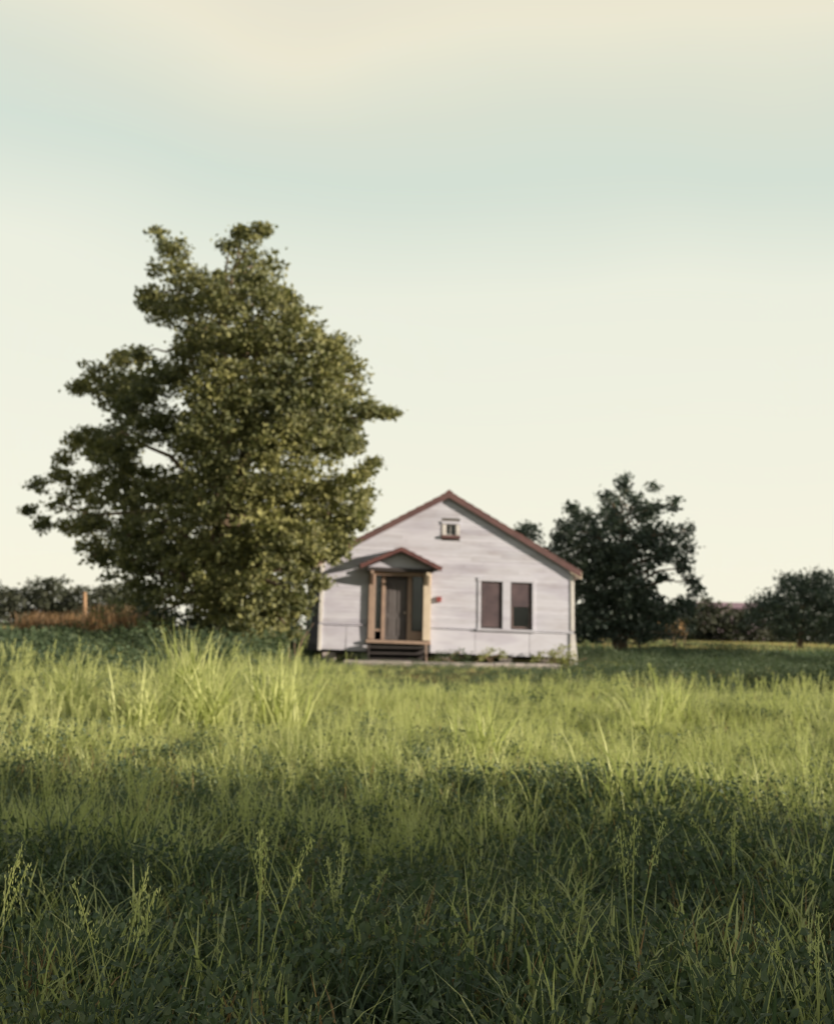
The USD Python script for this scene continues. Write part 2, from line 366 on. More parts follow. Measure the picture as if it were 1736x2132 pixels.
# roof: slabs, shingle courses, rake boards, fascia
OV, EX = 0.14, 0.24
n_len = math.hypot(1, SL)
for sgn in (-1, 1):
    xe = (WR - mid + EX)
    P = lambda s, up, y: (mid + sgn * s, y, ZAP + .03 - SL * s + up)       # s: horizontal distance from the ridge
    a, b = 0.0, xe
    quad = [P(a, 0, -OV), P(b, 0, -OV), P(b, 0, DEP + OV), P(a, 0, DEP + OV), P(a, .07, -OV), P(b, .07, -OV), P(b, .07, DEP + OV), P(a, .07, DEP + OV)]
    m = hexa(quad)
    if sgn < 0:
        m.invert()
    roof = hobj("roof", m, "soffit")
    ncr = 16
    for k in range(ncr):
        s1, s0 = xe + .03 - k * (xe + .03) / ncr, xe + .03 - (k + 1) * (xe + .03) / ncr
        u = .072
        quad = [P(s0, u, -OV - .025), P(s1, u, -OV - .025), P(s1, u, DEP + OV), P(s0, u, DEP + OV), P(s0, u + .012, -OV - .025), P(s1, u + .034, -OV - .025), P(s1, u + .034, DEP + OV), P(s0, u + .012, DEP + OV)]
        m = hexa(quad)
        if sgn < 0:
            m.invert()
        hobj("shingle_course", m, ("shingle", "shingle2")[rng.integers(2)], roof)
    quad = [P(.0, -.12, -OV - .03), P(b, -.12, -OV - .03), P(b, -.12, -OV - .002), P(.0, -.12, -OV - .002), P(.0, .068, -OV - .03), P(b, .068, -OV - .03), P(b, .068, -OV - .002), P(.0, .068, -OV - .002)]
    m = hexa(quad)
    if sgn < 0:
        m.invert()
    hobj("rake_board", m, "red", roof)
    quad = [P(b, -.12, -OV), P(b + .025, -.12, -OV), P(b + .025, -.12, DEP + OV), P(b, -.12, DEP + OV), P(b, .07, -OV), P(b + .025, .06, -OV), P(b + .025, .06, DEP + OV), P(b, .07, DEP + OV)]
    m = hexa(quad)
    if sgn < 0:
        m.invert()
    hobj("fascia", m, "cream", roof)
    quad = [P(xe - .34, -.16, -OV - .02), P(xe + .02, -.16, -OV - .02), P(xe + .02, -.16, 0), P(xe - .34, -.16, 0), P(xe - .34, -.004, -OV - .001), P(xe + .02, -.004, -OV - .001), P(xe + .02, -.004, 0), P(xe - .34, -.004, 0)]
    m = hexa(quad)
    if sgn < 0:
        m.invert()
    hobj("eave_return", m, "cream", roof)
    # frieze board just below the soffit on the wall
    quad = [P(.0, -.16, -.04), P(WR - mid, -.16, -.04), P(WR - mid, -.16, -.024), P(0, -.16, -.024), P(0, -.02, -.04), P(WR - mid, -.02, -.04), P(WR - mid, -.02, -.024), P(0, -.02, -.024)]
    m = hexa(quad)
    if sgn < 0:
        m.invert()
    hobj("frieze_board", m, "white2", roof)
hobj("ridge_cap", hexa([(mid - .12, -OV - .03, ZAP + .075), (mid + .12, -OV - .03, ZAP + .075), (mid + .12, DEP + OV, ZAP + .075), (mid - .12, DEP + OV, ZAP + .075), (mid - .015, -OV - .03, ZAP + .155), (mid + .015, -OV - .03, ZAP + .155), (mid + .015, DEP + OV, ZAP + .155), (mid - .015, DEP + OV, ZAP + .155)]), "shingle")

# windows
for wi, (x0, x1, z0, z1) in enumerate(WIN):
    f = .05
    ring = sbox(x0, z0, x1, z1).difference(sbox(x0 + f, z0 + f, x1 - f, z1 - f))
    w = hobj("window", prism(ring, .01, .09), "dark_wood", label=("front window with a brown screen over both sashes" if wi == 0 else "front window with a dark lower sash below its brown screen"))
    zm = (z0 + z1) / 2
    def sash(za, zb, y):
        r = sbox(x0 + f, za, x1 - f, zb).difference(sbox(x0 + f + .035, za + .035, x1 - f - .035, zb - .035))
        hobj("sash", prism(r, y, y + .03), "sash", w)
        hobj("pane", bx(x0 + f + .03, x1 - f - .03, y + .012, y + .016, za + .03, zb - .03), "glass", w)
        for k in ((1, 2) if za > z0 + .2 else ()):
            xm = x0 + f + (x1 - x0 - 2 * f) * k / 3
            hobj("muntin", bx(xm - .009, xm + .009, y + .004, y + .024, za + .03, zb - .03), "sash", w)
    sash(zm - .018, z1 - f, .022)
    if wi == 0:
        sash(z0 + f, zm + .018, .055)
        hobj("insect_screen", bx(x0 + f, x1 - f, .012, .014, z0 + f, z1 - f), "screen", w)
    else:
        sash(z0 + f, zm + .018, .055)
        hobj("insect_screen", bx(x0 + f, x1 - f, .012, .014, zm - .02, z1 - f), "screen", w)
for a, b in ((0.87, .96), (1.62, 1.87), (2.53, 2.62)):
    hobj("window_casing", rbx(a, b, -.04, .01, 1.12, 2.54), "white1")
hobj("window_casing", rbx(.85, 2.64, -.045, .01, 2.543, 2.65), "white1")
hobj("window_sill", rbx(.83, 2.66, -.09, .01, 1.05, 1.117), "white2")

# the small gable window
x0, x1, z0, z1 = GW
w = hobj("gable_window", prism(sbox(x0, z0, x1, z1).difference(sbox(x0 + .025, z0 + .025, x1 - .025, z1 - .025)), .01, .08), "trim_white")
hobj("pane", bx(x0 + .02, x1 - .02, .05, .054, z0 + .02, z1 - .02), "glass", w)
hobj("muntin", bx(-.003, .023, .035, .075, z0 + .026, z1 - .026), "trim_white", w)
hobj("casing", rbx(x0 - .11, x0 - .001, -.04, .01, z0, z1), "trim_white", w)
hobj("casing", rbx(x1 + .001, x1 + .11, -.04, .01, z0, z1), "trim_white", w)
hobj("head_board", rbx(x0 - .13, x1 + .13, -.055, .01, z1 + .002, z1 + .09), "white1", w)
hobj("sill", rbx(x0 - .13, x1 + .13, -.10, .01, z0 - .10, z0 - .002), "red", w)

# entrance: pilasters, sidelights, door, hood
ent = hobj("door_surround", prism(sbox(-2.46, .66, -.56, 2.80).difference(sbox(-2.27, .661, -.77, 2.68)), -.05, .02), "tan")
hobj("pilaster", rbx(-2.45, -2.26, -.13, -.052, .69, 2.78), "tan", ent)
hobj("pilaster", rbx(-.80, -.57, -.16, -.052, .69, 2.78), "cream", ent)  # same trim as the left one, coloured paler to stand for sunlight
hobj("lintel", rbx(-2.255, -.805, -.11, -.052, 2.60, 2.72), "tan", ent)
hobj("threshold", rbx(-2.50, -.55, -.20, .12, .575, .665), "tan", ent)
for a, b, mt in ((-2.06, -1.95, "tan"), (-1.27, -1.14, "tan")):
    hobj("door_post", rbx(a, b, .06, .16, .67, 2.66), mt, ent)
hobj("sidelight_base", rbx(-1.135, -.80, .08, .13, .67, .95), "tan", ent)
hobj("sidelight_base", rbx(-2.24, -2.065, .08, .12, .92, .98), "tan", ent)
for a, b, zz in ((-2.24, -2.065, .985), (-1.135, -.80, .955)):
    s = hobj("sidelight", prism(sbox(a, zz, b, 2.66).difference(sbox(a + .025, zz + .03, b - .025, 2.63)), .09, .13), "dark_wood", ent)
    hobj("sidelight_glass", bx(a + .02, b - .02, .108, .112, zz + .025, 2.635), "glass", ent)
door = hobj("door", rbx(-1.945, -1.275, .17, .21, .67, 2.66), "door", ent)
for (a, b, c, d) in ((-1.86, -1.64, .80, 1.35), (-1.58, -1.36, .80, 1.35), (-1.86, -1.64, 1.48, 2.52), (-1.58, -1.36, 1.48, 2.52)):
    hobj("door_panel", rbx(a, b, .155, .171, c, d, .012), "door", ent)
knob = trimesh.creation.icosphere(2, .032); knob.apply_translation((-1.34, .13, 1.5))
hobj("door_knob", knob, "cream", ent, smooth=True)
HA, HXL, HXR, HY = 3.43, -2.72, -.28, .60
hm = (HXL + HXR) / 2
hs = .245 * 2
for sgn in (-1, 1):
    P = lambda s, up, y: (hm + sgn * s, y, HA - .46 * s + up)
    xe = (HXR - HXL) / 2
    m = hexa([P(0, -.05, -HY), P(xe, -.05, -HY), P(xe, -.05, -.03), P(0, -.05, -.03), P(0, 0, -HY), P(xe, 0, -HY), P(xe, 0, -.03), P(0, 0, -.03)])
    if sgn < 0:
        m.invert()
    hr = hobj("porch_roof", m, "soffit")
    for k in range(6):
        s1, s0 = xe + .03 - k * (xe + .03) / 6, xe + .03 - (k + 1) * (xe + .03) / 6
        m = hexa([P(s0, .002, -HY - .02), P(s1, .002, -HY - .02), P(s1, .002, -.03), P(s0, .002, -.03), P(s0, .012, -HY - .02), P(s1, .034, -HY - .02), P(s1, .034, -.03), P(s0, .012, -.03)])
        if sgn < 0:
            m.invert()
        hobj("shingle_course", m, ("hoodred", "shingle2")[k % 2], hr)
    m = hexa([P(0, -.115, -HY - .025), P(xe, -.115, -HY - .025), P(xe, -.115, -HY - .001), P(0, -.115, -HY - .001), P(0, -.002, -HY - .025), P(xe, -.002, -HY - .025), P(xe, -.002, -HY - .001), P(0, -.002, -HY - .001)])
    if sgn < 0:
        m.invert()
    hobj("rake_board", m, "hoodred", hr)
    # knee bracket
    xb = -2.36 if sgn < 0 else -.68
    m = trimesh.creation.extrude_polygon(Polygon([(-.03, 2.30), (-.10, 2.30), (-.5, 2.62), (-.5, 2.715), (-.03, 2.715)]), .09, engine="earcut")
    v = np.array(m.vertices); m.vertices = np.stack([xb - .045 + v[:, 2], v[:, 0] - .03, v[:, 1]], 1)
    m.fix_normals()
    hobj("bracket", m, "tan" if sgn < 0 else "cream")  # right bracket takes a paler colour for the sun on that side
hobj("pediment", prism(Polygon([(hm - 1.0, 2.83), (hm + 1.0, 2.83), (hm, 2.83 + .455)]), -.24, -.20), "white1")
hobj("porch_beam", rbx(-2.52, -.50, -.30, -.04, 2.72, 2.828), "dark_wood")  # beam coloured dark in place of the shade beneath the hood

# lean-to on the left, behind
lt = hobj("side_room", bx(WL - .72, WL - .024, 5.0, 8.5, .2, 2.45), "white2")
hobj("side_room_roof", hexa([(WL - .85, 4.85, 2.46), (WL - .02, 4.85, 2.74), (WL - .02, 8.6, 2.74), (WL - .85, 8.6, 2.46), (WL - .85, 4.85, 2.53), (WL - .02, 4.85, 2.81), (WL - .02, 8.6, 2.81), (WL - .85, 8.6, 2.53)]), "shingle")
hobj("corner_board", rbx(WL - .74, WL - .64, 4.97, 4.999, .2, 2.44), "trim_white")

# piers below the floor
for px_, py_ in ((-3.6, .25), (-.1, .3), (1.75, .18), (3.55, .3), (-3.6, 4.5), (0, 4.5), (3.55, 4.5), (-3.6, 9.2), (0, 9.2), (3.55, 9.2)):
    for k in range(2):
        hobj("pier_block", rbx(px_ - .2, px_ + .2, py_ - .1, py_ + .1, -.12 + k * .19, .065 + k * .19 + .075 * k), "block")
hobj("floor_beam", bx(WL + .1, WR - .1, .12, .3, .262, ZB + .015), "dark_wood")

# steps to the door, an old concrete slab in front, the little red box on the wall
c_, s_ = math.cos(-PHI), math.sin(-PHI)
def hw(x, y, z):
    return (hc[0] + c_ * x - s_ * y, HD + s_ * x + c_ * y, HZ + z)
steps = thing("entry_steps", hw(-1.53, 0, 0), -PHI, "dark weathered wooden steps leading up to the front door", "steps")
for k in range(3):
    obj("tread", rbx(-.86, .80, -.36 - .24 * k, -.10 - .24 * k, .46 - .17 * k, .505 - .17 * k), "dark_wood", steps)
    obj("riser", bx(-.84, .78, -.115 - .24 * k, -.09 - .24 * k, .30 - .17 * k, .458 - .17 * k), "dark_wood", steps)
for x in (-.9, .805):
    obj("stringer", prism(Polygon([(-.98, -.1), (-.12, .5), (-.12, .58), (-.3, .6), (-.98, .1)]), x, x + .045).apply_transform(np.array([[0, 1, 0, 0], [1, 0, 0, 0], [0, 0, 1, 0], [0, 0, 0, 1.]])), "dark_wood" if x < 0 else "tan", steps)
slab = thing("concrete_slab", hw(-.05, -1.75, 0), -PHI, "long low pale concrete slab lying in the grass before the house", "slab")
e = [-3.05, -1.1, 1.2, 3.1]
for a, b in zip(e[:-1], e[1:]):
    m = rbx(a + .006, b - .006, -.45, .45, -.2, .13 + rng.uniform(-.012, .012), .02)
    obj("slab_section", m, "concrete", slab)
wb = thing("wall_box", hw(-.32, -.03, 1.93), -PHI, "small red box fixed to the white wall right of the door", "box")
obj("box_body", rbx(-.075, .075, -.11, 0, -.07, .06, .012), "box_red", wb)
obj("lid", hexa([(-.085, -.125, .062), (.085, -.125, .062), (.085, 0, .062), (-.085, 0, .062), (-.085, -.125, .068), (.085, -.125, .068), (.085, 0, .10), (-.085, 0, .10)]), "box_red", wb)

# ------------------------------------------------------------------ trees
def leaves(pos, size, rng, droop=0.5, wide=0.34):
    """Folded leaf-shaped faces at the given points."""
    n = len(pos)
    d = rng.normal(size=(n, 3)); d[:, 2] -= droop; d /= np.linalg.norm(d, axis=1, keepdims=True)
    nrm = rng.normal(size=(n, 3)); nrm[:, 2] += 1.0
    s = np.cross(d, nrm); s /= np.linalg.norm(s, axis=1, keepdims=True) + 1e-9
    up = np.cross(s, d)
    L = (np.asarray(size) * rng.uniform(.7, 1.3, n))[:, None]
    a, b = pos - d * L * .5, pos + d * L * .5
    c1, c2 = pos - d * L * .05 + s * L * wide + up * L * .10, pos - d * L * .05 - s * L * wide + up * L * .10
    v = np.stack([a, c1, b, c2], 1).reshape(-1, 3)
    k = np.arange(n)[:, None] * 4
    f = np.stack([k + [0, 2, 1], k + [0, 3, 2]], 1).reshape(-1, 3)
    return v, f


def crown(blobs, rng, clusters=20.0, per=18, spread=.2, size=.14, shell=.45, droop=.5, cmin=3, gap=0.0):
    """blobs: (centre, radius). Sprays of leaves, denser towards each blob's skin."""
    out = []
    for c, r in blobs:
        n = max(cmin, int(clusters * r * r))
        d = rng.normal(size=(n, 3)); d /= np.linalg.norm(d, axis=1, keepdims=True)
        p = np.asarray(c) + d * (r * rng.uniform(0, 1, (n, 1)) ** shell)
        out.append(p)
    p = np.vstack(out)
    if gap:
        p = p[meshkit.fbm(p * [1.1, 1.1, 1.5] + 50.5, 3, 9) + rng.normal(size=len(p)) * .035 > gap]
    k = rng.integers(int(per * .5), int(per * 1.5), len(p))
    q = np.repeat(p, k, 0)
    q = q + rng.normal(size=q.shape) * [spread, spread, spread * .6]
    return leaves(q, size, rng, droop)


def limb(a, b, ra, rb, rng, k=6, wig=.05, sides=6, rise=.12):
    t = np.linspace(0, 1, k)[:, None]
    a, b = np.asarray(a, float), np.asarray(b, float)
    L = np.linalg.norm(b - a)
    p = a + (b - a) * t + rng.normal(size=(k, 3)) * L * wig * np.sin(np.pi * t) + np.array([0, 0, L * rise]) * np.sin(np.pi * t)
    return tube(p, (ra + (rb - ra) * t[:, 0]), sides)


def tree(name, base, blobs, trunk_top, rt, leafmat, label, cat="tree", nlimb=24, seed=1, stems=1, **kw):
    r = np.random.default_rng(seed)
    base = np.asarray(base, float)
    t = thing(name, base, 0, label, cat)
    top = np.asarray(trunk_top, float) - base
    parts = []
    for s in range(stems):
        off = np.array([r.normal() * .35, r.normal() * .3, 0]) if s else np.zeros(3)
        tp = top + (np.array([r.normal() * .9, r.normal() * .9, -r.uniform(0, .3) * top[2]]) if s else 0)
        k = 9; tt = np.linspace(0, 1, k)[:, None]
        p = (off + np.array([0, 0, -.25])) + (tp - off + [0, 0, .25]) * tt + np.column_stack([np.sin(tt[:, 0] * 5 + s) * .12, np.cos(tt[:, 0] * 4 + s) * .12, tt[:, 0] * 0])
        rad = rt * (.75 if s else 1) * (1 - .78 * tt[:, 0]) * (1 + .6 * np.exp(-tt[:, 0] * 16))
        parts.append(tube(p, rad, 9))
    obj("trunk", cat_mesh(parts), "bark", t, smooth=True)
    pick = r.permutation(len(blobs))[:nlimb]
    for i in pick:
        c, rad = blobs[i]
        c = np.asarray(c) - base
        f = float(np.clip((c[2] - .35 * np.hypot(c[0], c[1])) / top[2], .15, .95))
        a = top * f + np.array([np.sin(f * 5) * .12, np.cos(f * 4) * .12, 0])
        obj("limb", limb(a, c, rt * (1 - .75 * f) * .5, .02, r), "bark", t, smooth=True)
    v, f = crown([(np.asarray(c) - base, rad) for c, rad in blobs], r, **kw)
    obj("crown", (v, f), leafmat, t)
    return t


# the big tree: clumps given by where they stand in the view and how deep
TD = 31.5
BIG = [(545, 478, 16), (500, 482, 14), (470, 515, 26), (515, 525, 34), (560, 560, 34), (330, 484, 10), (345, 510, 18), (372, 540, 34), (395, 590, 50), (335, 570, 30), (303, 622, 20), (330, 640, 42), (370, 650, 46), (440, 630, 56), (510, 610, 66), (575, 630, 56), (615, 680, 48),
       (560, 720, 70), (490, 720, 80), (410, 720, 62), (650, 725, 50), (700, 735, 42), (690, 790, 55), (735, 800, 30), (250, 745, 20), (290, 740, 18), (190, 790, 32), (165, 805, 18), (240, 800, 44), (300, 810, 46), (360, 790, 56), (270, 850, 46), (440, 810, 80), (540, 810, 80), (620, 810, 70), (720, 850, 50), (765, 855, 22), (790, 858, 9), (815, 861, 6), (640, 880, 70),
       (160, 920, 24), (200, 930, 40), (260, 930, 56), (330, 890, 56), (420, 910, 86), (520, 910, 90), (600, 940, 80), (690, 920, 55), (745, 925, 28), (130, 950, 18), (130, 1000, 28), (180, 1010, 44), (250, 1010, 62), (330, 1020, 60), (420, 1020, 90), (520, 1030, 90), (610, 1040, 75), (690, 1020, 44), (730, 1000, 20), (775, 965, 14), (755, 985, 10), (720, 1070, 40), (755, 1060, 18),
       (125, 1050, 24), (140, 1085, 26), (200, 1090, 46), (280, 1110, 66), (370, 1120, 74), (460, 1130, 84), (550, 1140, 80), (630, 1120, 66), (690, 1110, 36), (200, 1150, 28), (225, 1165, 30), (300, 1180, 54), (225, 1195, 14), (380, 1210, 66), (470, 1220, 72), (560, 1220, 68), (625, 1190, 46), (665, 1165, 28),
       (290, 1235, 34), (340, 1260, 44), (420, 1280, 52), (500, 1280, 54), (570, 1280, 46), (612, 1250, 36), (330, 1300, 30), (600, 1300, 30), (712, 1130, 22), (700, 1158, 16), (758, 1035, 20), (745, 1085, 18), (672, 1215, 16), (80, 1010, 22), (60, 1060, 18), (90, 1090, 20)]
blobs = []
for (u, v, rpx) in BIG:
    rad = rpx / FPX * TD * (1.05 if u < 330 else .94)
    half = 3.6 * math.sqrt(max(0.02, 1 - ((u - 450) / 400) ** 2)) * (.35 + .65 * min(1, (v - 440) / 350))
    nd = 1 if half < 1 else (2 if half < 2.2 else 3)
    for dd in np.linspace(-1, 1, nd) if nd > 1 else [0]:
        jit = rng.normal(size=2) * 8
        p = at(u + jit[0] * (rpx > 24), v + jit[1] * (rpx > 24), TD + dd * half * .8 + rng.normal() * .3 + max(-.6, (455 - u) * TD / FPX * .92))
        blobs.append((p, rad))
tb = at(455, 1345, TD); tb[2] = gz(tb[0], TD)
big = tree("large_tree", tb, blobs, at(480, 640, TD), .30, "leaf", "tall broad tree with tiered leafy limbs left of the house, lit from the right", nlimb=60, seed=11, stems=3, clusters=64, per=18, spread=.13, size=.145, shell=.5, gap=.405, cmin=9)


def view_tree(name, pts, d, half, base_uv, top_uv, rt, mat, label, seed, layers=3, cat="tree", **kw):
    bl = []
    r = np.random.default_rng(seed)
    us = np.array([p[0] for p in pts]); cu, hu = (us.min() + us.max()) / 2, (us.max() - us.min()) / 2 + 20
    for (u, v, rpx) in pts:
        hh = half * math.sqrt(max(.02, 1 - ((u - cu) / hu) ** 2))
        for dd in (np.linspace(-1, 1, layers) if hh > .6 * rpx / FPX * d and layers > 1 else [0]):
            bl.append((at(u + r.normal() * 3, v + r.normal() * 3, d + dd * hh), rpx / FPX * d * .92))
    b = at(*base_uv, d); b[2] = gz(b[0], d)
    return tree(name, b, bl, at(*top_uv, d), rt, mat, label, cat, seed=seed, **kw)


RT = [(1300, 1000, 8), (1300, 1022, 9), (1262, 1035, 14), (1280, 1058, 22), (1362, 1012, 6), (1326, 1038, 14), (1325, 1060, 18), (1372, 1058, 14), (1402, 1052, 12), (1345, 1085, 34), (1270, 1090, 40), (1215, 1085, 20), (1188, 1055, 8), (1195, 1075, 14), (1165, 1105, 22), (1210, 1120, 44), (1160, 1140, 30), (1280, 1140, 60), (1345, 1130, 44), (1395, 1112, 22), (1430, 1108, 14), (1395, 1150, 28), (1436, 1140, 14), (1425, 1165, 12),
      (1220, 1180, 60), (1295, 1200, 66), (1365, 1165, 20), (1235, 1240, 60), (1310, 1260, 64), (1335, 1235, 34), (1425, 1185, 12), (1440, 1205, 12), (1448, 1232, 12), (1372, 1275, 34), (1425, 1265, 26), (1250, 1290, 50), (1330, 1300, 40), (1400, 1285, 24), (1385, 1205, 7), (1215, 1295, 34), (1290, 1318, 20), (1240, 1322, 16), (1340, 1322, 18), (1375, 1312, 16), (1205, 1325, 14)]
rtree = view_tree("dark_tree", RT, 46, 2.4, (1290, 1335), (1300, 1080), .26, "leaf_dark", "round dark green tree standing behind the right end of the house", 21, stems=2, nlimb=40, clusters=36, per=16, spread=.16, size=.18, gap=.33)
NT = [(1098, 1102, 12), (1085, 1115, 22), (1110, 1120, 16), (1080, 1160, 34), (1095, 1200, 40)]
ntree = view_tree("small_tree", NT, 50, .8, (1090, 1325), (1095, 1120), .12, "leaf_dark", "small dark treetop just showing over the right roof slope", 22, nlimb=5, clusters=30, per=16, spread=.2, size=.16)
ET = [(1632, 1212, 10), (1660, 1220, 26), (1700, 1215, 36), (1600, 1250, 22), (1640, 1250, 46), (1700, 1260, 60), (1580, 1270, 24), (1620, 1290, 30), (1570, 1295, 18), (1660, 1300, 36), (1730, 1300, 40), (1740, 1235, 36)]
etree = view_tree("edge_tree", ET, 70, 2.6, (1660, 1340), (1670, 1230), .22, "leaf_dark", "low spreading dark tree at the far right edge of the field", 23, nlimb=10, clusters=16, per=17, spread=.3, size=.22)

# shrubs under the big tree
def bush(pts, d, half, label, seed, mat="leaf_dark", name="bush", size=.12, **kw):
    k = dict(clusters=32, per=17, spread=.15, size=size, nlimb=6, cat="weeds" if "weed" in label else "bush"); k.update(kw)
    us, vs = [p[0] for p in pts], [p[1] for p in pts]
    return view_tree(name, pts, d, half, (np.mean(us), max(vs) + 20), (np.mean(us), np.mean(vs)), .05, mat, label, seed, stems=3, layers=2, **k)


bush([(300, 1280, 26), (335, 1290, 30), (370, 1300, 30)], 30.6, .6, "dark bush below the left side of the large tree", 31)
bush([(420, 1300, 24), (470, 1305, 22), (440, 1325, 16)], 30.2, .6, "dark bush before the trunks of the large tree", 32)
bush([(540, 1290, 34), (590, 1295, 36), (625, 1285, 30), (625, 1255, 20)], 31.0, .6, "dark bush between the large tree and the house wall", 33)
bush([(345, 1315, 16), (395, 1318, 18), (430, 1312, 16)], 36, .6, "dark bush seen under the branches of the large tree", 40)
bush([(230, 1262, 22), (255, 1270, 20), (205, 1275, 16)], 42, .7, "low olive bush at the left beyond the brown weeds", 34, mat="leaf")
bush([(1145, 1366, 18), (1170, 1360, 18), (1190, 1372, 14), (1165, 1382, 16), (1120, 1374, 12)], 32.2, .3, "yellow green weed bush at the right front corner of the house", 35, mat="weed_pale", size=.08, spread=.09, clusters=60)
bush([(1215, 1318, 18), (1250, 1325, 18), (1290, 1328, 18), (1330, 1326, 18), (1370, 1320, 18), (1405, 1318, 16), (1440, 1315, 14)], 44, .9, "long low dark bush round the foot of the tree behind the house", 41)
bush([(1020, 1362, 11), (1040, 1364, 10), (1000, 1368, 9)], 32.3, .2, "pale weed clump at the wall below the left window", 36, mat="weed_pale", size=.07, spread=.07, clusters=90)
bush([(945, 1368, 11), (965, 1366, 10), (920, 1370, 9)], 32.3, .2, "low green weeds along the wall right of the steps", 37, mat="weed", size=.07, spread=.08, clusters=80)
bush([(1400, 1300, 14), (1385, 1305, 12), (1418, 1308, 10)], 60, .5, "small brown heap of dry weeds in the right field", 38, mat="dry", name="dry_heap", size=.14, spread=.14, clusters=30)

# leaning post at the left, lit orange
pp = at(176, 1290, 57); pz = gz(pp[0], 57)
post = thing("fence_post", (pp[0], 57, pz), 0, "tall leaning weathered wooden post at the left edge of the field", "post")
obj("post_shaft", tube([(0, 0, -.2), (.02, 0, .9), (-.03, 0, 1.8), (-.10, 0, 2.60)], [.13, .12, .115, .10], 8), "grey_wood", post, smooth=40)
obj("post_top", tube([(-.10, 0, 2.60), (-.105, 0, 2.66)], [.10, .04], 8), "grey_wood", post)

# far wood on either side and a low shed between
def far_blobs(pts, d):
    r = np.random.default_rng(abs(int(pts[0][0])) + 5)
    return [(at(u, v, d + r.uniform(-6, 6)), rpx / FPX * d) for u, v, rpx in pts]


fp = []
for u in np.arange(-40, 330, 13):
    top = 1222 + 10 * math.sin(u * .045) + 8 * math.sin(u * .13 + 1) + max(0, (u - 150)) * .08
    fp += [(u, v, 12) for v in np.arange(top + 8, 1300, 13)]
v, f = crown(far_blobs(fp, 140), np.random.default_rng(4), clusters=6, per=22, spread=.5, size=.5, cmin=3)
obj("distant_wood", (v, f), "leaf_far", kind="stuff", label="dark far line of trees along the left horizon", cat="wood")
fp = []
for u in np.arange(1100, 1780, 13):
    top = 1268 + 8 * math.sin(u * .05) + 6 * math.sin(u * .17) - 14 * np.exp(-((u - 1430) / 40) ** 2)
    fp += [(u, v, 11) for v in np.arange(top + 8, 1345, 12)]
v, f = crown(far_blobs(fp, 130), np.random.default_rng(5), clusters=6, per=22, spread=.45, size=.45, cmin=3)
obj("distant_wood", (v, f), "leaf_far", kind="stuff", label="dark low line of trees along the right horizon", cat="wood")
sb = at(1500, 1262, 160); sg = float(gz(sb[0], 160))
shed = thing("far_shed", (sb[0], 160, sg), math.radians(6), "long low shed with a pale reddish roof beyond the right trees", "shed")
hh = sb[2] - sg
obj("shed_wall", bx(-5.5, 5.5, -3, 3, 0, hh - .4), "far_wall", shed)
obj("shed_roof", prism(Polygon([(-3.5, hh - .45), (3.5, hh - .45), (0, hh + .5)]), -6, 6).apply_transform(np.array([[0, 1, 0, 0], [1, 0, 0, 0], [0, 0, 1, 0], [0, 0, 0, 1.]])), "far_roof", shed)

# trees outside the view that shade the verge and the right of the yard
def plain_tree(name, base, h, w, label, seed, mat="leaf_dark", low=.25, **kw):
    r = np.random.default_rng(seed); bl = []
    base = np.array([base[0], base[1], float(gz(*base))])
    for k in range(26):
        zf = r.uniform(low, .93); rr = w * .5 * math.sqrt(max(.05, 1 - ((zf - .5) / .52) ** 2)) * r.uniform(.2, .85); a = r.uniform(0, 6.28)
        bl.append((base + [rr * math.cos(a), rr * math.sin(a), zf * h], w * r.uniform(.13, .2)))
    return tree(name, base, bl, base + [0, 0, h * .8], w * .035, mat, label, nlimb=12, seed=seed, **kw)


proto = plain_tree("roadside_tree", (17.5, -1.3), 5.2, 4.6, "leafy tree nearest the verge, right of the viewer", 51, clusters=9, per=16, spread=.3, size=.26, low=.10)
for k, (x, y, s) in enumerate(((16.0, -7.0, 1.1), (20.5, -5.0, 1.2), (22.5, -2.2, 1.35), (24.0, -9.5, 1.3), (14.0, -11.5, 1.1), (27.0, -4.6, 1.4), (19.0, -14.0, 1.2))):
    copy_of(proto, (x, y, float(gz(x, y))), k * 1.3, ["second", "third", "fourth", "fifth", "sixth", "seventh", "eighth"][k] + " leafy roadside tree in the row right of the viewer", scale=s)
for k, (x, y, s) in enumerate(((35, 28.5, 2.4), (40, 33, 2.6), (37, 34.5, 2.3), (50, 59, 2.6))):
    copy_of(proto, (x, y, float(gz(x, y))), k * 2.1 + .5, ["first", "second", "third", "fourth"][k] + " tall tree of the grove right of the yard", scale=s)
for k, (x, y, s) in enumerate(((20.0, 17.8, .66), (23.5, 13.2, .74), (19.0, 14.5, .6), (26.0, 17.0, .84), (21.0, 21.5, .62))):
    copy_of(proto, (x, y, float(gz(x, y))), k * 1.7, ["first", "second", "third", "fourth", "fifth"][k] + " small tree of the thicket right of the yard", scale=s)

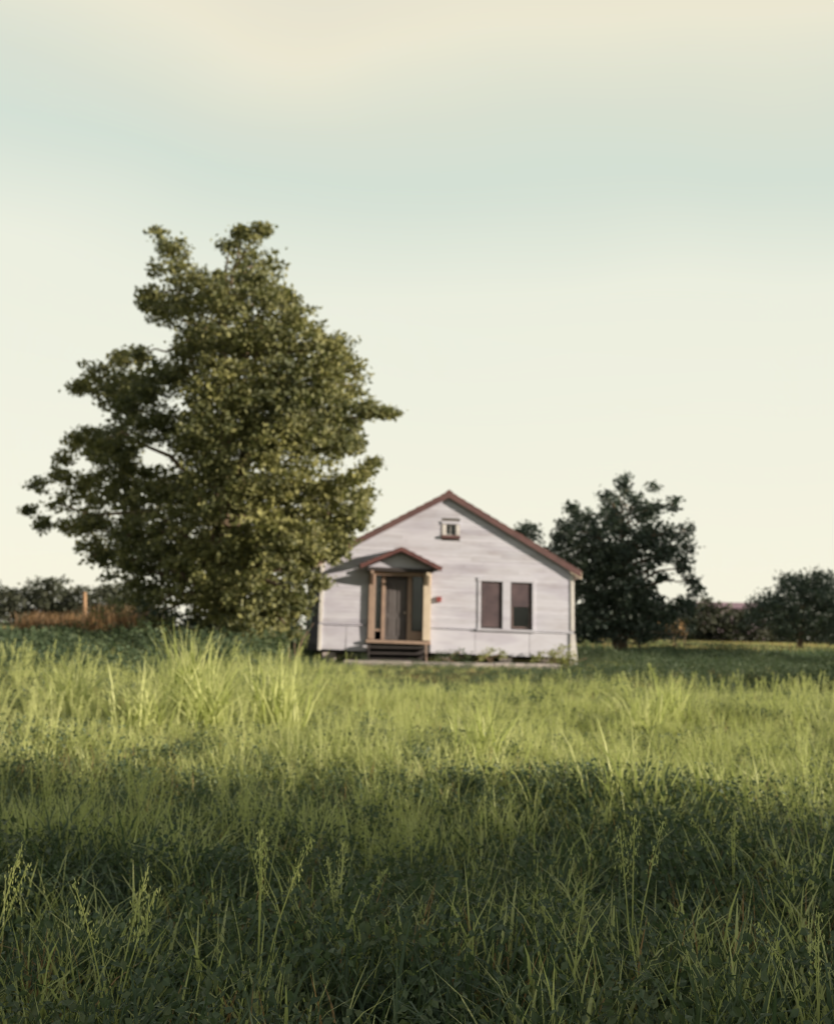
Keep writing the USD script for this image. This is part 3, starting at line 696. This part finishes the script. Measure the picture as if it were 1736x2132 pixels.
# ------------------------------------------------------------------ grass
def blades(n, h, width, spread, rng, bend=.5, K=4, hvar=.35):
    base = np.column_stack([rng.normal(size=(n, 2)) * spread, np.full(n, -.06)])
    az = rng.uniform(0, 2 * np.pi, n)
    out = np.column_stack([np.cos(az), np.sin(az), az * 0])
    H = h * rng.uniform(1 - hvar, 1 + hvar, n); B = H * bend * rng.uniform(.3, 1.4, n)
    t = np.linspace(0, 1, K + 1)
    side = np.column_stack([-np.sin(az + rng.normal(size=n) * .6), np.cos(az + rng.normal(size=n) * .6), az * 0])
    c = base[:, None] + out[:, None] * (B[:, None] * t ** 2.0)[..., None] + np.array([0, 0, 1.0]) * (H[:, None] * (t - .38 * (B / H)[:, None] * t ** 3))[..., None]
    w = width * rng.uniform(.6, 1.3, n)[:, None] * np.array([.75, 1, .85, .55, .08])[None, :K + 1]
    v = np.stack([c - side[:, None] * w[..., None] / 2, c + side[:, None] * w[..., None] / 2], 2).reshape(-1, 3)
    k0 = np.arange(n)[:, None] * 2 * (K + 1)
    f = []
    for j in range(K):
        f += [k0 + [2 * j, 2 * j + 1, 2 * j + 3], k0 + [2 * j, 2 * j + 3, 2 * j + 2]]
    return v, np.vstack(f)


def seed_head(h, rng, n=60):
    """A stalk with a loose plume."""
    az = rng.uniform(0, 6.28); lean = rng.uniform(.08, .42) * h
    t = np.linspace(0, 1, 6)
    p = np.column_stack([math.cos(az) * lean * t ** 2, math.sin(az) * lean * t ** 2, h * t])
    st = tube(p, np.linspace(.006, .003, 6), 3)
    q = p[-1] - (p[-1] - p[-2]) * rng.uniform(0, 1.3, (n, 1)) + rng.normal(size=(n, 3)) * .016
    return cat_mesh([st, leaves(q, .022, rng, -2.5, .16)])


def instancer(name, protos, pos, idx, yaw, scl, label, cat, tilt=None):
    """protos: (mesh, material) pairs."""
    pi = UsdGeom.PointInstancer.Define(stage, path_for(name))
    ps = []
    for k, (m, mat) in enumerate(protos):
        pr = usdkit.mesh(stage, f"{pi.GetPath()}/prototypes/clump_{k:03d}", m, M[mat])
        ps.append(pr.GetPath())
    UsdGeom.Scope.Define(stage, f"{pi.GetPath()}/prototypes")
    pi.CreatePrototypesRel().SetTargets(ps)
    pi.CreatePositionsAttr(Vt.Vec3fArray.FromNumpy(pos.astype(np.float32)))
    pi.CreateProtoIndicesAttr(Vt.IntArray.FromNumpy(idx.astype(np.int32)))
    qs = np.stack([np.cos(yaw / 2), 0 * yaw, 0 * yaw, np.sin(yaw / 2)], 1)
    pi.CreateOrientationsAttr(Vt.QuathArray([Gf.Quath(*map(float, q)) for q in qs]))
    pi.CreateScalesAttr(Vt.Vec3fArray.FromNumpy(scl.astype(np.float32)))
    return tag(pi.GetPrim(), label, cat, None, "stuff")


g = np.random.default_rng(3)


def scatter(n, x0, x1, y0, y1, keep=None, fan=None):
    p = np.column_stack([g.uniform(x0, x1, n), g.uniform(y0, y1, n)])
    if fan:
        p = p[np.abs(p[:, 0]) < fan * (p[:, 1] + 2.5)]
    if keep is not None:
        p = p[keep(p[:, 0], p[:, 1])]
    return p


def houseclear(x, y):
    lx, ly = x - hc[0], y - HD
    return ~((np.abs(lx) < 4.3) & (ly > -.05) & (ly < 10)) & ~((np.abs(lx + .05) < 3.15) & (ly > -2.25) & (ly < -1.28)) & ~((np.abs(lx + 1.53) < .95) & (ly > -1.3) & (ly <= 0))


tall = []
for k in range(7):
    tall.append((blades(34, .62, .019, .13, g, .55), "grass"))
for k in range(2):
    tall.append((blades(26, .50, .011, .12, g, .6), "dry" if k else "grass_low"))
for k in range(3):
    tall.append((cat_mesh([blades(16, .6, .013, .10, g, .5)] + [seed_head(g.uniform(.8, 1.0), g) for _ in range(3)]), "grass"))
wd = []
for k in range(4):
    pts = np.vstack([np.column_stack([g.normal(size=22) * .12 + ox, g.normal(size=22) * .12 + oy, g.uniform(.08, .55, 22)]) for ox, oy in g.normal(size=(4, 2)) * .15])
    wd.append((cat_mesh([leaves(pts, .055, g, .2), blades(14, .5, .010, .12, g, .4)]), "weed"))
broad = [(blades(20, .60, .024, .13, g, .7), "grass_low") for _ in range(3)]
protos = tall + wd + broad
p = scatter(36000, -16, 16, 1.6, 26.0, keep=lambda x, y: y < 18.5 + np.where(x < -.5, 8.5, 4.0) * meshkit.noise(np.column_stack([x * .5, y * .5, x * 0]), 12), fan=.52)
hn = meshkit.fbm(np.column_stack([p * .45, p[:, :1] * 0]), 3, 2)
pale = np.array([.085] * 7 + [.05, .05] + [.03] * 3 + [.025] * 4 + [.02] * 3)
green = np.array([.018] * 7 + [.06, .05] + [.006] * 3 + [.07] * 4 + [.12] * 3)  # dark mix for the near verge, shade put into the plant colour
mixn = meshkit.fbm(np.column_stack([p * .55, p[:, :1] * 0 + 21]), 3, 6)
shade_green = (mixn - .5) * 3.0 + (9.2 - .25 * p[:, 0] - p[:, 1]) / 3.5 + g.normal(size=len(p)) * .25 > 0  # darker plants near the viewer deepen the verge shade by colour
idx = np.where(shade_green, g.choice(len(protos), len(p), p=green / green.sum()), g.choice(len(protos), len(p), p=pale / pale.sum()))
sc = (.42 + .62 * hn) * np.where(p[:, 1] > 16.5, np.maximum(1 - (p[:, 1] - 16.5) * np.where(p[:, 0] < -1.0, .04, .11), .5), 1) * np.where(p[:, 1] < 5, .62 + .38 * (p[:, 1] - 1.6) / 3.4, 1)
sc *= np.where(p[:, 0] < 0, 1 + .010 * -p[:, 0], 1 - .010 * p[:, 0])
scl = np.column_stack([sc, sc, sc * g.uniform(.85, 1.2, len(p))])
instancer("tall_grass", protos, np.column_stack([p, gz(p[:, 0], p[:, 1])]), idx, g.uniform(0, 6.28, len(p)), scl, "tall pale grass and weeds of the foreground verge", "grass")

low = [(blades(30, .34, .013, .16, g, .6), "grass_low") for _ in range(5)] + [(blades(24, .34, .012, .15, g, .6), "grass"), (blades(22, .36, .010, .15, g, .5), "dry")] + [wd[0], wd[1]]
p = scatter(26000, -24, 26, 17.0, 48.0, keep=houseclear, fan=.47)
hn = meshkit.fbm(np.column_stack([p * .3, p[:, :1] * 0 + 9]), 3, 4)
pl = np.array([.05] * 5 + [.42, .10, .12, .11]); gl = np.array([.13] * 5 + [.08, .06, .14, .13])
front = np.exp(-((p[:, 0] - .5) / 5.5) ** 2) * (p[:, 1] < 34) + (hn - .5) * 1.2 > .45
idx = np.where(front, g.choice(len(low), len(p), p=pl / pl.sum()), g.choice(len(low), len(p), p=gl / gl.sum()))
lx_, ly_ = p[:, 0] - hc[0], p[:, 1] - HD
sc = (.40 + 1.25 * np.clip(hn * 1.8 - .5, 0, 1)) * np.where((np.abs(lx_) < 3.3) & (ly_ > -5.0) & (ly_ < -2.0), .55, 1) * np.where((np.abs(p[:, 0] - hc[0]) < 4.4) & (p[:, 1] > 22), .50, np.where(p[:, 0] < -3.2, 1.05, .8))
scl = np.column_stack([sc * 1.15, sc * 1.15, sc * g.uniform(.8, 1.2, len(p))])
instancer("meadow_grass", low, np.column_stack([p, gz(p[:, 0], p[:, 1])]), idx, g.uniform(0, 6.28, len(p)), scl, "shorter green grass and weeds of the yard round the house", "grass")

p = scatter(16000, -60, 66, 48.0, 135.0, fan=.46)
far = [(blades(26, .5, .035, .5, g, .5), "grass_low") for _ in range(3)] + [(blades(24, .5, .03, .5, g, .5), "dry"), (blades(24, .5, .03, .5, g, .5), "grass")]
hn = meshkit.fbm(np.column_stack([p * .06, p[:, :1] * 0 + 4]), 3, 8)
idx = np.where(hn > .56, 3 + g.integers(0, 2, len(p)), g.integers(0, 3, len(p)))
sc = g.uniform(.7, 1.3, len(p))
instancer("field_grass", far, np.column_stack([p, gz(p[:, 0], p[:, 1])]), idx, g.uniform(0, 6.28, len(p)), np.column_stack([sc] * 3), "rough grass of the open field behind the house", "grass")

# tall brown weeds at the left and single plumes that rise over the verge
def weed_patch(u0, u1, v, d, n, h, mat, name, label, seed):
    r = np.random.default_rng(seed); parts = []
    a, b = at(u0, v, d), at(u1, v, d)
    base = (a + b) / 2; base[2] = gz(base[0], d)
    for k in range(n):
        bl = trimesh.Trimesh(*blades(26, h, .045, .3, r, .4), process=False)
        x, y = r.uniform(a[0], b[0]), d + r.uniform(-1.5, 1.5)
        bl.apply_translation((x - base[0], y - d, float(gz(x, y)) - base[2])); parts.append(bl)
    t = thing(name, base, 0, label, "weeds")
    tag(obj("stems", cat_mesh(parts), mat, t), kind="stuff")
    return t


weed_patch(205, 330, 1300, 56, 90, 1.75, "brown", "brown_weeds", "tall orange brown weeds behind the left skirt of the large tree", 61)
weed_patch(60, 200, 1300, 60, 80, 1.45, "brown", "brown_weeds", "band of brown weeds before the far trees at the left edge", 62)


def tuft(u, vtop, d, n, label, seed, mat="grass", spread=.13, bend=.3, w=.026, heads=3):
    r = np.random.default_rng(seed)
    tp = at(u, vtop, d); z0 = float(gz(tp[0], d)); h = tp[2] - z0
    t = thing("grass_tuft", (tp[0], d, z0), 0, label, "grass tuft")
    obj("blades", blades(n, h * .92, w, spread, r, bend, hvar=.25), mat, t)
    if heads:
        obj("seed_heads", cat_mesh([seed_head(h * r.uniform(.9, 1.05), r, 70).apply_translation((*r.normal(size=2) * spread, 0)) for _ in range(heads)]), mat, t)


tuft(408, 1300, 13.5, 130, "tallest pale grass tuft standing before the trunks of the large tree", 71, spread=.16, w=.028)
tuft(440, 1338, 13.0, 100, "pale arching grass tuft just right of the tallest one", 72, bend=.55)
tuft(588, 1330, 13.5, 110, "slanting pale grass tuft before the gap between tree and house", 73, bend=.45)
tuft(300, 1362, 12.5, 80, "short pale grass tuft left of the tallest one", 74, bend=.5)
tuft(1392, 1388, 15, 70, "thin pale grass tuft standing against the shaded ground at the right", 75)
tuft(1330, 1398, 14, 70, "curling grass tuft left of the thin one at the right", 76, bend=.6)
tuft(1010, 1425, 11, 50, "pale grass tuft before the two front windows", 77, bend=.5)
tuft(150, 1335, 14, 80, "drooping grass tuft at the left edge of the verge", 78, bend=.6)
tuft(1300, 1470, 8.5, 40, "broad bladed grass tuft rising from the shade at the right", 79, bend=.35, w=.022)
